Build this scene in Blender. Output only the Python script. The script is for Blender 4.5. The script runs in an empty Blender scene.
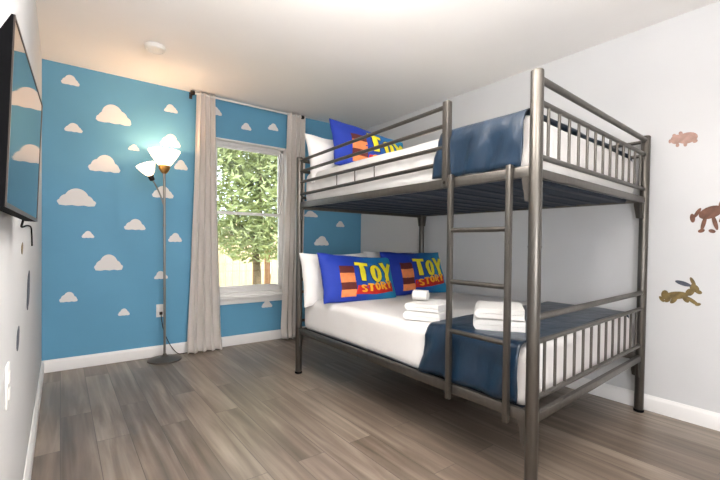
import bpy, bmesh, math, random
from mathutils import Vector, Matrix, noise

random.seed(7)
SC = bpy.context.scene
COL = SC.collection
PI = math.pi
D = 3.959        # inner face of the back wall (y)
XL = -0.118      # inner face of the left wall
XR = 2.990       # inner face of the right wall
H = 2.44         # ceiling height
YN = -1.10       # inner face of the near wall (behind the camera)

# ------------------------------------------------------------------ materials
def lin(c):
    return c / 12.92 if c <= 0.04045 else ((c + 0.055) / 1.055) ** 2.4

def rgb(r, g, b):
    return (lin(r / 255), lin(g / 255), lin(b / 255), 1.0)

def new_mat(name):
    m = bpy.data.materials.new(name)
    m.use_nodes = True
    nt = m.node_tree
    return m, nt, nt.nodes['Principled BSDF']

def mat(name, col, rough=0.5, metal=0.0, var=0.0, vscale=8.0, bump=0.0, bscale=60.0, stretch=None, spec=None):
    m, nt, p = new_mat(name)
    p.inputs['Base Color'].default_value = col
    p.inputs['Roughness'].default_value = rough
    p.inputs['Metallic'].default_value = metal
    if spec is not None:
        p.inputs['Specular IOR Level'].default_value = spec
    tc = nt.nodes.new('ShaderNodeTexCoord')
    src = tc.outputs['Object']
    if stretch:
        mp = nt.nodes.new('ShaderNodeMapping')
        mp.inputs['Scale'].default_value = stretch
        nt.links.new(src, mp.inputs['Vector'])
        src = mp.outputs['Vector']
    if var > 0:
        n = nt.nodes.new('ShaderNodeTexNoise')
        n.inputs['Scale'].default_value = vscale
        n.inputs['Detail'].default_value = 4
        nt.links.new(src, n.inputs['Vector'])
        r = nt.nodes.new('ShaderNodeValToRGB')
        r.color_ramp.elements[0].position = 0.3
        r.color_ramp.elements[1].position = 0.7
        r.color_ramp.elements[0].color = tuple(c * (1 - var) for c in col[:3]) + (1,)
        r.color_ramp.elements[1].color = tuple(min(1, c * (1 + var)) for c in col[:3]) + (1,)
        nt.links.new(n.outputs['Fac'], r.inputs['Fac'])
        nt.links.new(r.outputs['Color'], p.inputs['Base Color'])
    if bump > 0:
        n2 = nt.nodes.new('ShaderNodeTexNoise')
        n2.inputs['Scale'].default_value = bscale
        n2.inputs['Detail'].default_value = 5
        nt.links.new(src, n2.inputs['Vector'])
        b = nt.nodes.new('ShaderNodeBump')
        b.inputs['Strength'].default_value = bump
        b.inputs['Distance'].default_value = 0.01
        nt.links.new(n2.outputs['Fac'], b.inputs['Height'])
        nt.links.new(b.outputs['Normal'], p.inputs['Normal'])
    return m

def mat_floor():
    m, nt, p = new_mat('wood_planks')
    L = nt.links.new
    tc = nt.nodes.new('ShaderNodeTexCoord')
    mp = nt.nodes.new('ShaderNodeMapping')
    mp.inputs['Rotation'].default_value = (0, 0, PI / 2)
    L(tc.outputs['Object'], mp.inputs['Vector'])
    br = nt.nodes.new('ShaderNodeTexBrick')
    br.offset = 0.37
    br.inputs['Scale'].default_value = 1.0
    br.inputs['Brick Width'].default_value = 1.22
    br.inputs['Row Height'].default_value = 0.15
    br.inputs['Mortar Size'].default_value = 0.0016
    br.inputs['Mortar Smooth'].default_value = 0.3
    br.inputs['Color1'].default_value = (0, 0, 0, 1)
    br.inputs['Color2'].default_value = (1, 1, 1, 1)
    br.inputs['Mortar'].default_value = (0, 0, 0, 1)
    L(mp.outputs['Vector'], br.inputs['Vector'])
    # grain, long along the plank
    mg = nt.nodes.new('ShaderNodeMapping')
    mg.inputs['Scale'].default_value = (22, 1.3, 1)
    L(tc.outputs['Object'], mg.inputs['Vector'])
    # shift grain for every plank
    ad = nt.nodes.new('ShaderNodeVectorMath'); ad.operation = 'MULTIPLY_ADD'
    ad.inputs[1].default_value = (7.3, 31.0, 0)
    L(br.outputs['Color'], ad.inputs[0]); L(mg.outputs['Vector'], ad.inputs[2])
    g = nt.nodes.new('ShaderNodeTexNoise')
    g.inputs['Scale'].default_value = 1.0; g.inputs['Detail'].default_value = 6; g.inputs['Distortion'].default_value = 0.6
    L(ad.outputs['Vector'], g.inputs['Vector'])
    mg2 = nt.nodes.new('ShaderNodeMapping')
    mg2.inputs['Scale'].default_value = (5, 0.9, 1)
    L(tc.outputs['Object'], mg2.inputs['Vector'])
    ad2 = nt.nodes.new('ShaderNodeVectorMath'); ad2.operation = 'MULTIPLY_ADD'
    ad2.inputs[1].default_value = (11.0, 17.0, 0)
    L(br.outputs['Color'], ad2.inputs[0]); L(mg2.outputs['Vector'], ad2.inputs[2])
    g2 = nt.nodes.new('ShaderNodeTexNoise')
    g2.inputs['Scale'].default_value = 1.2; g2.inputs['Detail'].default_value = 3
    L(ad2.outputs['Vector'], g2.inputs['Vector'])
    mix = nt.nodes.new('ShaderNodeMath'); mix.operation = 'MULTIPLY_ADD'
    mix.inputs[1].default_value = 0.17
    L(br.outputs['Color'], mix.inputs[0])
    s = nt.nodes.new('ShaderNodeMath'); s.operation = 'MULTIPLY_ADD'
    s.inputs[1].default_value = 0.62
    L(g.outputs['Fac'], s.inputs[0])
    s2 = nt.nodes.new('ShaderNodeMath'); s2.operation = 'MULTIPLY'; s2.inputs[1].default_value = 0.42
    L(g2.outputs['Fac'], s2.inputs[0]); L(s2.outputs[0], s.inputs[2])
    L(s.outputs[0], mix.inputs[2])
    r = nt.nodes.new('ShaderNodeValToRGB')
    e = r.color_ramp.elements
    e[0].position = 0.30; e[0].color = rgb(64, 52, 43)
    e[1].position = 0.92; e[1].color = rgb(166, 151, 136)
    k = e.new(0.60); k.color = rgb(116, 102, 90)
    L(mix.outputs[0], r.inputs['Fac'])
    mm = nt.nodes.new('ShaderNodeMix'); mm.data_type = 'RGBA'
    L(br.outputs['Fac'], mm.inputs[0]); L(r.outputs['Color'], mm.inputs[6])
    mm.inputs[7].default_value = rgb(78, 70, 64)
    L(mm.outputs[2], p.inputs['Base Color'])
    p.inputs['Roughness'].default_value = 0.32
    b = nt.nodes.new('ShaderNodeBump'); b.inputs['Strength'].default_value = 0.12; b.inputs['Distance'].default_value = 0.004
    L(g.outputs['Fac'], b.inputs['Height']); L(b.outputs['Normal'], p.inputs['Normal'])
    return m

def mat_cloth_translucent(name, col, k=0.3):
    m, nt, p = new_mat(name)
    p.inputs['Base Color'].default_value = col
    p.inputs['Roughness'].default_value = 0.9
    t = nt.nodes.new('ShaderNodeBsdfTranslucent'); t.inputs['Color'].default_value = col
    x = nt.nodes.new('ShaderNodeMixShader'); x.inputs[0].default_value = k
    out = nt.nodes['Material Output']
    nt.links.new(p.outputs[0], x.inputs[1]); nt.links.new(t.outputs[0], x.inputs[2])
    nt.links.new(x.outputs[0], out.inputs['Surface'])
    w = nt.nodes.new('ShaderNodeTexNoise'); w.inputs['Scale'].default_value = 260
    b = nt.nodes.new('ShaderNodeBump'); b.inputs['Strength'].default_value = 0.15; b.inputs['Distance'].default_value = 0.002
    nt.links.new(w.outputs['Fac'], b.inputs['Height']); nt.links.new(b.outputs['Normal'], p.inputs['Normal'])
    return m

def mat_pane():
    m, nt, p = new_mat('window_glass')
    nt.nodes.remove(p)
    t = nt.nodes.new('ShaderNodeBsdfTransparent'); t.inputs['Color'].default_value = (0.93, 0.96, 0.95, 1)
    g = nt.nodes.new('ShaderNodeBsdfGlossy'); g.inputs['Roughness'].default_value = 0.02
    f = nt.nodes.new('ShaderNodeFresnel'); f.inputs['IOR'].default_value = 1.45
    x = nt.nodes.new('ShaderNodeMixShader')
    nt.links.new(f.outputs[0], x.inputs[0]); nt.links.new(t.outputs[0], x.inputs[1]); nt.links.new(g.outputs[0], x.inputs[2])
    nt.links.new(x.outputs[0], nt.nodes['Material Output'].inputs['Surface'])
    return m

def mat_emit(name, col, strength):
    m, nt, p = new_mat(name)
    p.inputs['Base Color'].default_value = (0.9, 0.85, 0.75, 1)
    p.inputs['Roughness'].default_value = 0.4
    p.inputs['Emission Color'].default_value = col
    p.inputs['Emission Strength'].default_value = strength
    return m

def mat_quilt(name, col):
    m, nt, p = new_mat(name)
    p.inputs['Base Color'].default_value = col
    p.inputs['Roughness'].default_value = 0.85
    tc = nt.nodes.new('ShaderNodeTexCoord')
    mp = nt.nodes.new('ShaderNodeMapping'); mp.inputs['Rotation'].default_value = (0.5, 0.3, 0.7)
    w = nt.nodes.new('ShaderNodeTexWave'); w.inputs['Scale'].default_value = 5.5; w.inputs['Distortion'].default_value = 3.0
    w.inputs['Detail'].default_value = 3; w.inputs['Detail Scale'].default_value = 1.4
    n = nt.nodes.new('ShaderNodeTexNoise'); n.inputs['Scale'].default_value = 9; n.inputs['Detail'].default_value = 5
    a = nt.nodes.new('ShaderNodeMath'); a.operation = 'MULTIPLY_ADD'; a.inputs[1].default_value = 0.35
    b = nt.nodes.new('ShaderNodeBump'); b.inputs['Strength'].default_value = 0.5; b.inputs['Distance'].default_value = 0.012
    L = nt.links.new
    L(tc.outputs['Object'], mp.inputs['Vector']); L(mp.outputs['Vector'], w.inputs['Vector']); L(tc.outputs['Object'], n.inputs['Vector'])
    L(w.outputs['Fac'], a.inputs[0]); L(n.outputs['Fac'], a.inputs[2]); L(a.outputs[0], b.inputs['Height']); L(b.outputs['Normal'], p.inputs['Normal'])
    return m

def mat_print():
    """deep blue cotton that turns teal towards one end of the pillow (printed ground)"""
    m, nt, p = new_mat('printed_cotton')
    L = nt.links.new
    tc = nt.nodes.new('ShaderNodeTexCoord')
    sx = nt.nodes.new('ShaderNodeSeparateXYZ'); L(tc.outputs['Object'], sx.inputs[0])
    n = nt.nodes.new('ShaderNodeTexNoise'); n.inputs['Scale'].default_value = 7; L(tc.outputs['Object'], n.inputs['Vector'])
    a = nt.nodes.new('ShaderNodeMath'); a.operation = 'MULTIPLY_ADD'; a.inputs[1].default_value = 0.22
    L(n.outputs['Fac'], a.inputs[0]); L(sx.outputs['X'], a.inputs[2])
    r = nt.nodes.new('ShaderNodeValToRGB')
    e = r.color_ramp.elements
    e[0].position = 0.0; e[0].color = rgb(16, 50, 156)
    e[1].position = 0.40; e[1].color = rgb(24, 136, 182)
    k = e.new(0.10); k.color = rgb(14, 66, 164)
    L(a.outputs[0], r.inputs['Fac']); L(r.outputs['Color'], p.inputs['Base Color'])
    p.inputs['Roughness'].default_value = 0.7
    return m

M = {}
M['wall'] = mat('matte_wall_paint', rgb(210, 210, 211), 0.75, var=0.015, vscale=3, bump=0.06, bscale=140)
M['blue'] = mat('blue_wall_paint', rgb(96, 158, 192), 0.62, var=0.03, vscale=2.5, bump=0.06, bscale=140)
M['ceiling'] = mat('ceiling_paint', rgb(246, 243, 240), 0.9, var=0.01, vscale=3, bump=0.08, bscale=90)
M['trim'] = mat('white_trim_paint', rgb(240, 238, 236), 0.4, bump=0.02, bscale=30)
M['floor'] = mat_floor()
M['metal'] = mat('pewter_metal', rgb(100, 96, 91), 0.36, 0.88, var=0.10, vscale=6, bump=0.05, bscale=40, stretch=(6, 6, 1))
M['slat'] = mat('dark_slat_metal', rgb(44, 54, 68), 0.7, 0.1, var=0.1)
M['deck'] = mat('navy_base_fabric', rgb(44, 54, 68), 0.9, var=0.22, vscale=5, stretch=(2, 14, 1), bump=0.2, bscale=60)
M['white'] = mat('white_bedding', rgb(226, 223, 221), 0.85, bump=0.25, bscale=14)
M['quilt'] = mat_quilt('white_quilted_bedding', rgb(230, 227, 224))
M['pillow'] = mat('white_pillow_cotton', rgb(242, 239, 236), 0.85, bump=0.25, bscale=16)
M['navy'] = mat('navy_satin', rgb(15, 38, 58), 0.34, var=0.10, vscale=6, bump=1.0, bscale=6, stretch=(1.5, 2.2, .8))
M['towel'] = mat('white_terry', rgb(243, 241, 238), 0.95, bump=0.8, bscale=220)
M['curtain'] = mat_cloth_translucent('offwhite_curtain', rgb(243, 236, 231), 0.15)
M['steel'] = mat('brushed_nickel', rgb(150, 146, 140), 0.34, 0.9, var=0.06)
M['base'] = mat('satin_nickel', rgb(104, 94, 86), 0.4, 0.5, var=0.06)
M['brass'] = mat('antique_brass', rgb(190, 140, 78), 0.35, 0.8, var=0.08)
M['darkmetal'] = mat('dark_bronze', rgb(52, 44, 40), 0.4, 0.6, var=0.08)
M['shade'] = mat_emit('frosted_lit_glass', (1.0, 0.74, 0.44, 1), 2.4)
M['globe'] = mat_emit('opal_lit_glass', (1.0, 0.97, 0.93, 1), 3.0)
M['black'] = mat('black_plastic', rgb(12, 12, 14), 0.8, var=0.1, spec=.08)
M['screen'] = mat('glossy_dark_screen', rgb(10, 11, 13), 0.03, spec=0.9)
M['bezel'] = mat('grey_bezel', rgb(74, 66, 62), 0.35, 0.5)
M['plastic'] = mat('white_plastic', rgb(236, 234, 230), 0.35, bump=0.02)
M['decal'] = mat('white_vinyl', rgb(236, 232, 230), 0.6, bump=0.03, bscale=40)
M['print'] = mat_print()
M['yellow'] = mat('yellow_print', rgb(240, 226, 40), 0.7, var=0.08, vscale=20)
M['amber'] = mat('amber_print', rgb(250, 172, 30), 0.7, var=0.12, vscale=30)
M['red'] = mat('red_print', rgb(196, 30, 24), 0.7, var=0.15, vscale=20)
M['orange'] = mat('orange_print', rgb(228, 134, 78), 0.7, var=0.15, vscale=25)
M['brown'] = mat('brown_print', rgb(92, 28, 24), 0.7, var=0.2, vscale=25)
M['ink'] = mat('dark_blue_print', rgb(16, 30, 92), 0.7)
M['pink'] = mat('pink_vinyl', rgb(170, 136, 124), 0.6, var=0.2, vscale=30)
M['chestnut'] = mat('chestnut_vinyl', rgb(108, 72, 56), 0.6, var=0.3, vscale=30)
M['olive'] = mat('olive_vinyl', rgb(116, 98, 58), 0.6, var=0.4, vscale=30)
M['slate'] = mat('slate_vinyl', rgb(78, 84, 96), 0.6, var=0.3, vscale=20)
M['glass'] = mat_pane()
M['leaf'] = mat('tree_leaves', rgb(150, 156, 104), 0.6, var=0.3, vscale=3)
M['bark'] = mat('tree_bark', rgb(104, 86, 66), 0.9, var=0.3, bump=0.6, bscale=20)
M['fence'] = mat('pale_fence_wood', rgb(205, 182, 150), 0.85, var=0.12, vscale=3, stretch=(8, 8, 1))
M['fence_dark'] = mat('weathered_fence_wood', rgb(122, 88, 62), 0.85, var=0.15, vscale=3, stretch=(8, 8, 1))
M['soil'] = mat('dry_lawn', rgb(168, 160, 120), 0.95, var=0.2, vscale=2)

# ------------------------------------------------------------------ mesh helpers
def obj(name, bm, m, parent=None, base=None, smooth=True, ang=40):
    """link a bmesh (world coordinates) as one mesh object; base = origin of its thing"""
    if parent is not None and base is None:
        q = parent
        while q.parent:
            q = q.parent
        base = q.location
    if base is not None:
        bmesh.ops.transform(bm, matrix=Matrix.Translation(-Vector(base)), verts=bm.verts)
    me = bpy.data.meshes.new(name)
    bm.normal_update()
    bm.to_mesh(me); bm.free()
    me.materials.append(m)
    o = bpy.data.objects.new(name, me)
    COL.objects.link(o)
    if smooth:
        me.polygons.foreach_set('use_smooth', [True] * len(me.polygons))
        try:
            me.set_sharp_from_angle(angle=math.radians(ang))
        except Exception:
            pass
    if parent is not None:
        o.parent = parent
    elif base is not None:
        o.location = base
    return o

def tag(o, label, cat, group=None):
    o['label'] = label; o['category'] = cat
    if group:
        o['group'] = group
    return o

def thing(name, loc, label, cat, group=None):
    o = bpy.data.objects.new(name, None)
    COL.objects.link(o)
    o.location = loc; o.empty_display_size = 0.1
    return tag(o, label, cat, group)

def box(bm, a, b, bev=0.0, seg=2):
    r = bmesh.ops.create_cube(bm, size=1.0)
    a = Vector(a); b = Vector(b)
    c = (a + b) / 2; s = b - a
    for v in r['verts']:
        v.co = Vector((v.co.x * s.x, v.co.y * s.y, v.co.z * s.z)) + c
    if bev > 0:
        es = list({e for v in r['verts'] for e in v.link_edges})
        bmesh.ops.bevel(bm, geom=es, offset=bev, segments=seg, affect='EDGES', profile=0.5)

def frame_for(d):
    d = d.normalized()
    u = Vector((0, 0, 1)) if abs(d.z) < 0.9 else Vector((1, 0, 0))
    a = d.cross(u).normalized(); b = a.cross(d).normalized()
    return a, b

def tube(bm, p0, p1, r0, r1=None, seg=16, bev=0.0):
    p0 = Vector(p0); p1 = Vector(p1); r1 = r0 if r1 is None else r1
    d = (p1 - p0); L = d.length; a, b = frame_for(d); d.normalize()
    st = [(0, r0), (L, r1)]
    if bev > 0:
        st = [(0, r0 - bev), (bev * 0.35, r0 - bev * 0.3), (bev, r0), (L - bev, r1), (L - bev * 0.35, r1 - bev * 0.3), (L, r1 - bev)]
    rings = []
    for t, r in st:
        rings.append([bm.verts.new(p0 + d * t + (a * math.cos(2 * PI * k / seg) + b * math.sin(2 * PI * k / seg)) * r) for k in range(seg)])
    for i in range(len(rings) - 1):
        for k in range(seg):
            bm.faces.new((rings[i][k], rings[i][(k + 1) % seg], rings[i + 1][(k + 1) % seg], rings[i + 1][k]))
    bm.faces.new(rings[0][::-1]); bm.faces.new(rings[-1])

def bar(bm, p0, p1, w, h, bev=0.003):
    """rectangular bar from p0 to p1: w wide (horizontal), h high"""
    p0 = Vector(p0); p1 = Vector(p1); d = (p1 - p0); L = d.length; d.normalize()
    up = Vector((0, 0, 1)) if abs(d.z) < 0.9 else Vector((0, 1, 0))
    a = d.cross(up).normalized(); b = a.cross(d).normalized()
    t = bmesh.new()
    box(t, (-w / 2, -h / 2, 0), (w / 2, h / 2, L), bev)
    mtx = Matrix((a, b, d)).transposed().to_4x4(); mtx.translation = p0
    bmesh.ops.transform(t, matrix=mtx, verts=t.verts)
    merge(bm, t)

def merge(bm, t):
    mp = {}
    for v in t.verts:
        mp[v] = bm.verts.new(v.co)
    for f in t.faces:
        try:
            bm.faces.new([mp[v] for v in f.verts])
        except ValueError:
            pass
    t.free()

def path_tube(bm, pts, r, seg=10, sub=8):
    """tube through points (Catmull-Rom)"""
    P = [Vector(p) for p in pts]
    P = [P[0] * 2 - P[1]] + P + [P[-1] * 2 - P[-2]]
    C = []
    for i in range(1, len(P) - 2):
        for k in range(sub):
            t = k / sub
            C.append(0.5 * (2 * P[i] + (P[i + 1] - P[i - 1]) * t + (2 * P[i - 1] - 5 * P[i] + 4 * P[i + 1] - P[i + 2]) * t * t + (3 * P[i] - P[i - 1] - 3 * P[i + 1] + P[i + 2]) * t ** 3))
    C.append(P[-2])
    rings = []
    a = None
    for i, c in enumerate(C):
        d = (C[min(i + 1, len(C) - 1)] - C[max(i - 1, 0)]).normalized()
        if a is None:
            a, b = frame_for(d)
        else:
            a = (a - d * a.dot(d)).normalized(); b = d.cross(a)
        rr = r(i / (len(C) - 1)) if callable(r) else r
        rings.append([bm.verts.new(c + (a * math.cos(2 * PI * k / seg) + b * math.sin(2 * PI * k / seg)) * rr) for k in range(seg)])
    for i in range(len(rings) - 1):
        for k in range(seg):
            bm.faces.new((rings[i][k], rings[i][(k + 1) % seg], rings[i + 1][(k + 1) % seg], rings[i + 1][k]))
    bm.faces.new(rings[0][::-1]); bm.faces.new(rings[-1])

def lathe(bm, prof, mtx=None, seg=40, cap=True):
    """prof: list of (radius, z)"""
    rings = []
    for r, z in prof:
        ring = []
        for k in range(seg):
            v = Vector((r * math.cos(2 * PI * k / seg), r * math.sin(2 * PI * k / seg), z))
            ring.append(bm.verts.new(mtx @ v if mtx else v))
        rings.append(ring)
    for i in range(len(rings) - 1):
        for k in range(seg):
            bm.faces.new((rings[i][k], rings[i][(k + 1) % seg], rings[i + 1][(k + 1) % seg], rings[i + 1][k]))
    if cap:
        bm.faces.new(rings[0][::-1]); bm.faces.new(rings[-1])

def grid(bm, fn, nu, nv, close_u=False):
    V = [[bm.verts.new(fn(i / nu, j / nv)) for j in range(nv + 1)] for i in range(nu + (0 if close_u else 1))]
    n = len(V)
    for i in range(nu):
        for j in range(nv):
            bm.faces.new((V[i][j], V[(i + 1) % n][j], V[(i + 1) % n][j + 1], V[i][j + 1]))

def solid(o, t, off=-1):
    md = o.modifiers.new('thickness', 'SOLIDIFY'); md.thickness = t; md.offset = off
    return o

def poly_prism(bm, pts, mtx, t):
    """pts: outline (a, b), extruded from 0 to t along the matrix' third axis"""
    f = [bm.verts.new(mtx @ Vector((a, b, t))) for a, b in pts]
    g = [bm.verts.new(mtx @ Vector((a, b, 0))) for a, b in pts]
    bm.faces.new(f); bm.faces.new(g[::-1])
    n = len(pts)
    for i in range(n):
        bm.faces.new((g[i], g[(i + 1) % n], f[(i + 1) % n], f[i]))

def rbox_shell(bm, a, b, r, n=(28, 40, 8), disp=None, bottom=False):
    """rounded box made of grids (open underneath unless bottom)"""
    a = Vector(a); b = Vector(b)
    lo = a + Vector((r, r, r)); hi = b - Vector((r, r, r))
    def proj(p):
        q = Vector((min(max(p.x, lo.x), hi.x), min(max(p.y, lo.y), hi.y), min(max(p.z, lo.z), hi.z)))
        d = p - q
        if d.length < 1e-9:
            return p
        d.normalize()
        w = q + d * r
        if disp:
            w = w + disp(w, d)
        return w
    def tt(n, lo_, hi_, a_, b_):
        # denser samples in the rounded ends
        out = [a_ + (lo_ - a_) * k / 4 for k in range(4)]
        out += [lo_ + (hi_ - lo_) * k / n for k in range(n)]
        out += [hi_ + (b_ - hi_) * k / 4 for k in range(5)]
        return out
    X = tt(n[0], lo.x, hi.x, a.x, b.x); Y = tt(n[1], lo.y, hi.y, a.y, b.y); Z = tt(n[2], lo.z, hi.z, a.z, b.z)
    def face(U, V, f, flip):
        g = [[bm.verts.new(proj(f(u, v))) for v in V] for u in U]
        for i in range(len(U) - 1):
            for j in range(len(V) - 1):
                q = (g[i][j], g[i + 1][j], g[i + 1][j + 1], g[i][j + 1])
                bm.faces.new(q[::-1] if flip else q)
    face(X, Y, lambda u, v: Vector((u, v, b.z)), False)
    if bottom:
        face(X, Y, lambda u, v: Vector((u, v, a.z)), True)
    face(X, Z, lambda u, v: Vector((u, a.y, v)), False)
    face(X, Z, lambda u, v: Vector((u, b.y, v)), True)
    face(Y, Z, lambda u, v: Vector((a.x, u, v)), True)
    face(Y, Z, lambda u, v: Vector((b.x, u, v)), False)
    bmesh.ops.remove_doubles(bm, verts=bm.verts, dist=0.0004)

def skew(bm):
    """the foot end of the bed is not quite square to its long side"""
    for v in bm.verts:
        v.co.y += .056 * (v.co.x - 1.53) * max(0, min(1, (2.8 - v.co.y) / 1.9))

def nz(x, y, z):
    return noise.noise(Vector((x, y, z)))

def struct(name, bm, m, parent=None, base=None, **k):
    o = obj(name, bm, m, parent, base, **k)
    if parent is None:
        o['kind'] = 'structure'
    return o

def copy_tree(o, parent=None):
    c = o.copy(); COL.objects.link(c); c.parent = parent
    for ch in list(o.children):
        copy_tree(ch, c)
    return c

# ------------------------------------------------------------------ room shell
T = 0.14
WX0, WX1, WZ0, WZ1 = 1.190, 1.975, 0.490, 2.060     # window opening
b = bmesh.new(); box(b, (XL - T, YN - T, -0.12), (XR + T, D + T, 0)); struct('floor', b, M['floor'], smooth=False)
b = bmesh.new(); box(b, (XL - T, YN - T, H), (XR + T, D + T, H + 0.15)); struct('ceiling', b, M['ceiling'], smooth=False)
b = bmesh.new(); box(b, (XL - T, YN - T, 0), (XL, D, H)); struct('wall_left', b, M['wall'], smooth=False)
b = bmesh.new(); box(b, (XR, YN - T, 0), (XR + T, D, H)); struct('wall_right', b, M['wall'], smooth=False)
b = bmesh.new(); box(b, (XL, YN - T, 0), (XR, YN, H)); struct('wall_near', b, M['wall'], smooth=False)
b = bmesh.new()
for x0, x1, z0, z1 in ((XL - T, WX0, 0, H), (WX1, XR + T, 0, H), (WX0, WX1, 0, WZ0), (WX0, WX1, WZ1, H)):
    box(b, (x0, D, z0), (x1, D + T, z1))
struct('wall_back', b, M['blue'], smooth=False)

def baseboard(name, p, q, n):
    """moulded skirting from p to q on the floor, n = direction into the room"""
    p = Vector(p); q = Vector(q); n = Vector(n)
    prof = [(0, 0), (0.016, 0), (0.016, 0.072), (0.012, 0.082), (0.007, 0.088), (0.005, 0.096), (0, 0.096)]
    bm = bmesh.new()
    A = [bm.verts.new(p + n * d + Vector((0, 0, z))) for d, z in prof]
    B = [bm.verts.new(q + n * d + Vector((0, 0, z))) for d, z in prof]
    k = len(prof)
    for i in range(k):
        bm.faces.new((A[i], A[(i + 1) % k], B[(i + 1) % k], B[i]))
    bm.faces.new(A[::-1]); bm.faces.new(B)
    bmesh.ops.recalc_face_normals(bm, faces=bm.faces)
    struct(name, bm, M['trim'])
baseboard('baseboard_back', (XL, D, 0), (XR, D, 0), (0, -1, 0))
baseboard('baseboard_left', (XL, YN, 0), (XL, D, 0), (1, 0, 0))
baseboard('baseboard_right', (XR, YN, 0), (XR, D, 0), (-1, 0, 0))

# window: lined opening, two sashes with one pane each, sill board
w = bpy.data.objects.new('window_1', None); COL.objects.link(w)
w.location = (WX0, D, WZ0); w['kind'] = 'structure'
b = bmesh.new()
YF0, YF1 = D + 0.075, D + 0.125
box(b, (WX0, D, WZ0), (WX0 + 0.012, YF1, WZ1)); box(b, (WX1 - 0.012, D, WZ0), (WX1, YF1, WZ1))
box(b, (WX0, D, WZ1 - 0.012), (WX1, YF1, WZ1)); box(b, (WX0, D + 0.02, WZ0), (WX1, YF1, WZ0 + 0.03))
for x0, x1, z0, z1 in ((WX0 + .012, WX0 + .04, WZ0, WZ1), (WX1 - .04, WX1 - .012, WZ0, WZ1), (WX0, WX1, WZ1 - .042, WZ1 - .012), (WX0, WX1, WZ0 + .03, WZ0 + .07)):
    box(b, (x0, YF0, z0), (x1, YF1, z1), 0.003)
obj('window_frame', b, M['trim'], w)
ZM = 1.335
for nm, z0, z1, y in (('upper_sash', ZM - 0.015, WZ1 - .042, D + 0.105), ('lower_sash', WZ0 + .07, ZM + 0.015, D + 0.085)):
    b = bmesh.new(); x0, x1 = WX0 + .04, WX1 - .04; s = 0.022
    for q in ((x0, x0 + s, z0, z1), (x1 - s, x1, z0, z1), (x0 + s, x1 - s, z0, z0 + s + .006), (x0 + s, x1 - s, z1 - s - .006, z1)):
        box(b, (q[0], y - 0.012, q[2]), (q[1], y + 0.012, q[3]), 0.003)
    so = obj(nm, b, M['trim'], w)
    b = bmesh.new(); box(b, (x0 + s - .004, y - 0.002, z0 + s), (x1 - s + .004, y + 0.002, z1 - s)); obj('glass_pane', b, M['glass'], so, smooth=False)
b = bmesh.new(); box(b, (WX0 - 0.03, D - 0.045, WZ0 - 0.022), (WX1 + 0.03, D + 0.075, WZ0 + 0.004), 0.006)
box(b, (WX0 - 0.015, D - 0.018, WZ0 - 0.075), (WX1 + 0.015, D, WZ0 - 0.022), 0.004)
obj('window_sill', b, M['trim'], w)

# ------------------------------------------------------------------ cloud decals
def cloud_outline(kind):
    sets = [
        [(0.0, .30, .62), (-.48, .16, .40), (.46, .14, .40), (-.80, .08, .19), (.80, .06, .20)],
        [(-.08, .34, .60), (-.52, .14, .34), (.34, .22, .44), (.70, .08, .28), (-.80, .08, .18)],
        [(.06, .36, .58), (-.40, .22, .42), (.55, .12, .36), (-.78, .08, .21), (.84, .04, .15)],
    ][kind]
    top = []
    N = 64
    for i in range(N + 1):
        x = -0.985 + 1.97 * i / N
        y = 0.02
        for cx, cy, r in sets:
            d = r * r - (x - cx) ** 2
            if d > 0:
                y = max(y, cy + math.sqrt(d))
        top.append((x, y))
    base = [(.9, -.07), (.6, -.10), (.35, -.055), (.05, -.10), (-.25, -.06), (-.55, -.10), (-.88, -.07)]
    ym = max(y for _, y in top) + 0.10
    pts = [(x, (y + 0.10) / ym - 0.5) for x, y in top + base]
    return [(x * 0.5, y) for x, y in pts]           # width 1, height 1, centred

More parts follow.
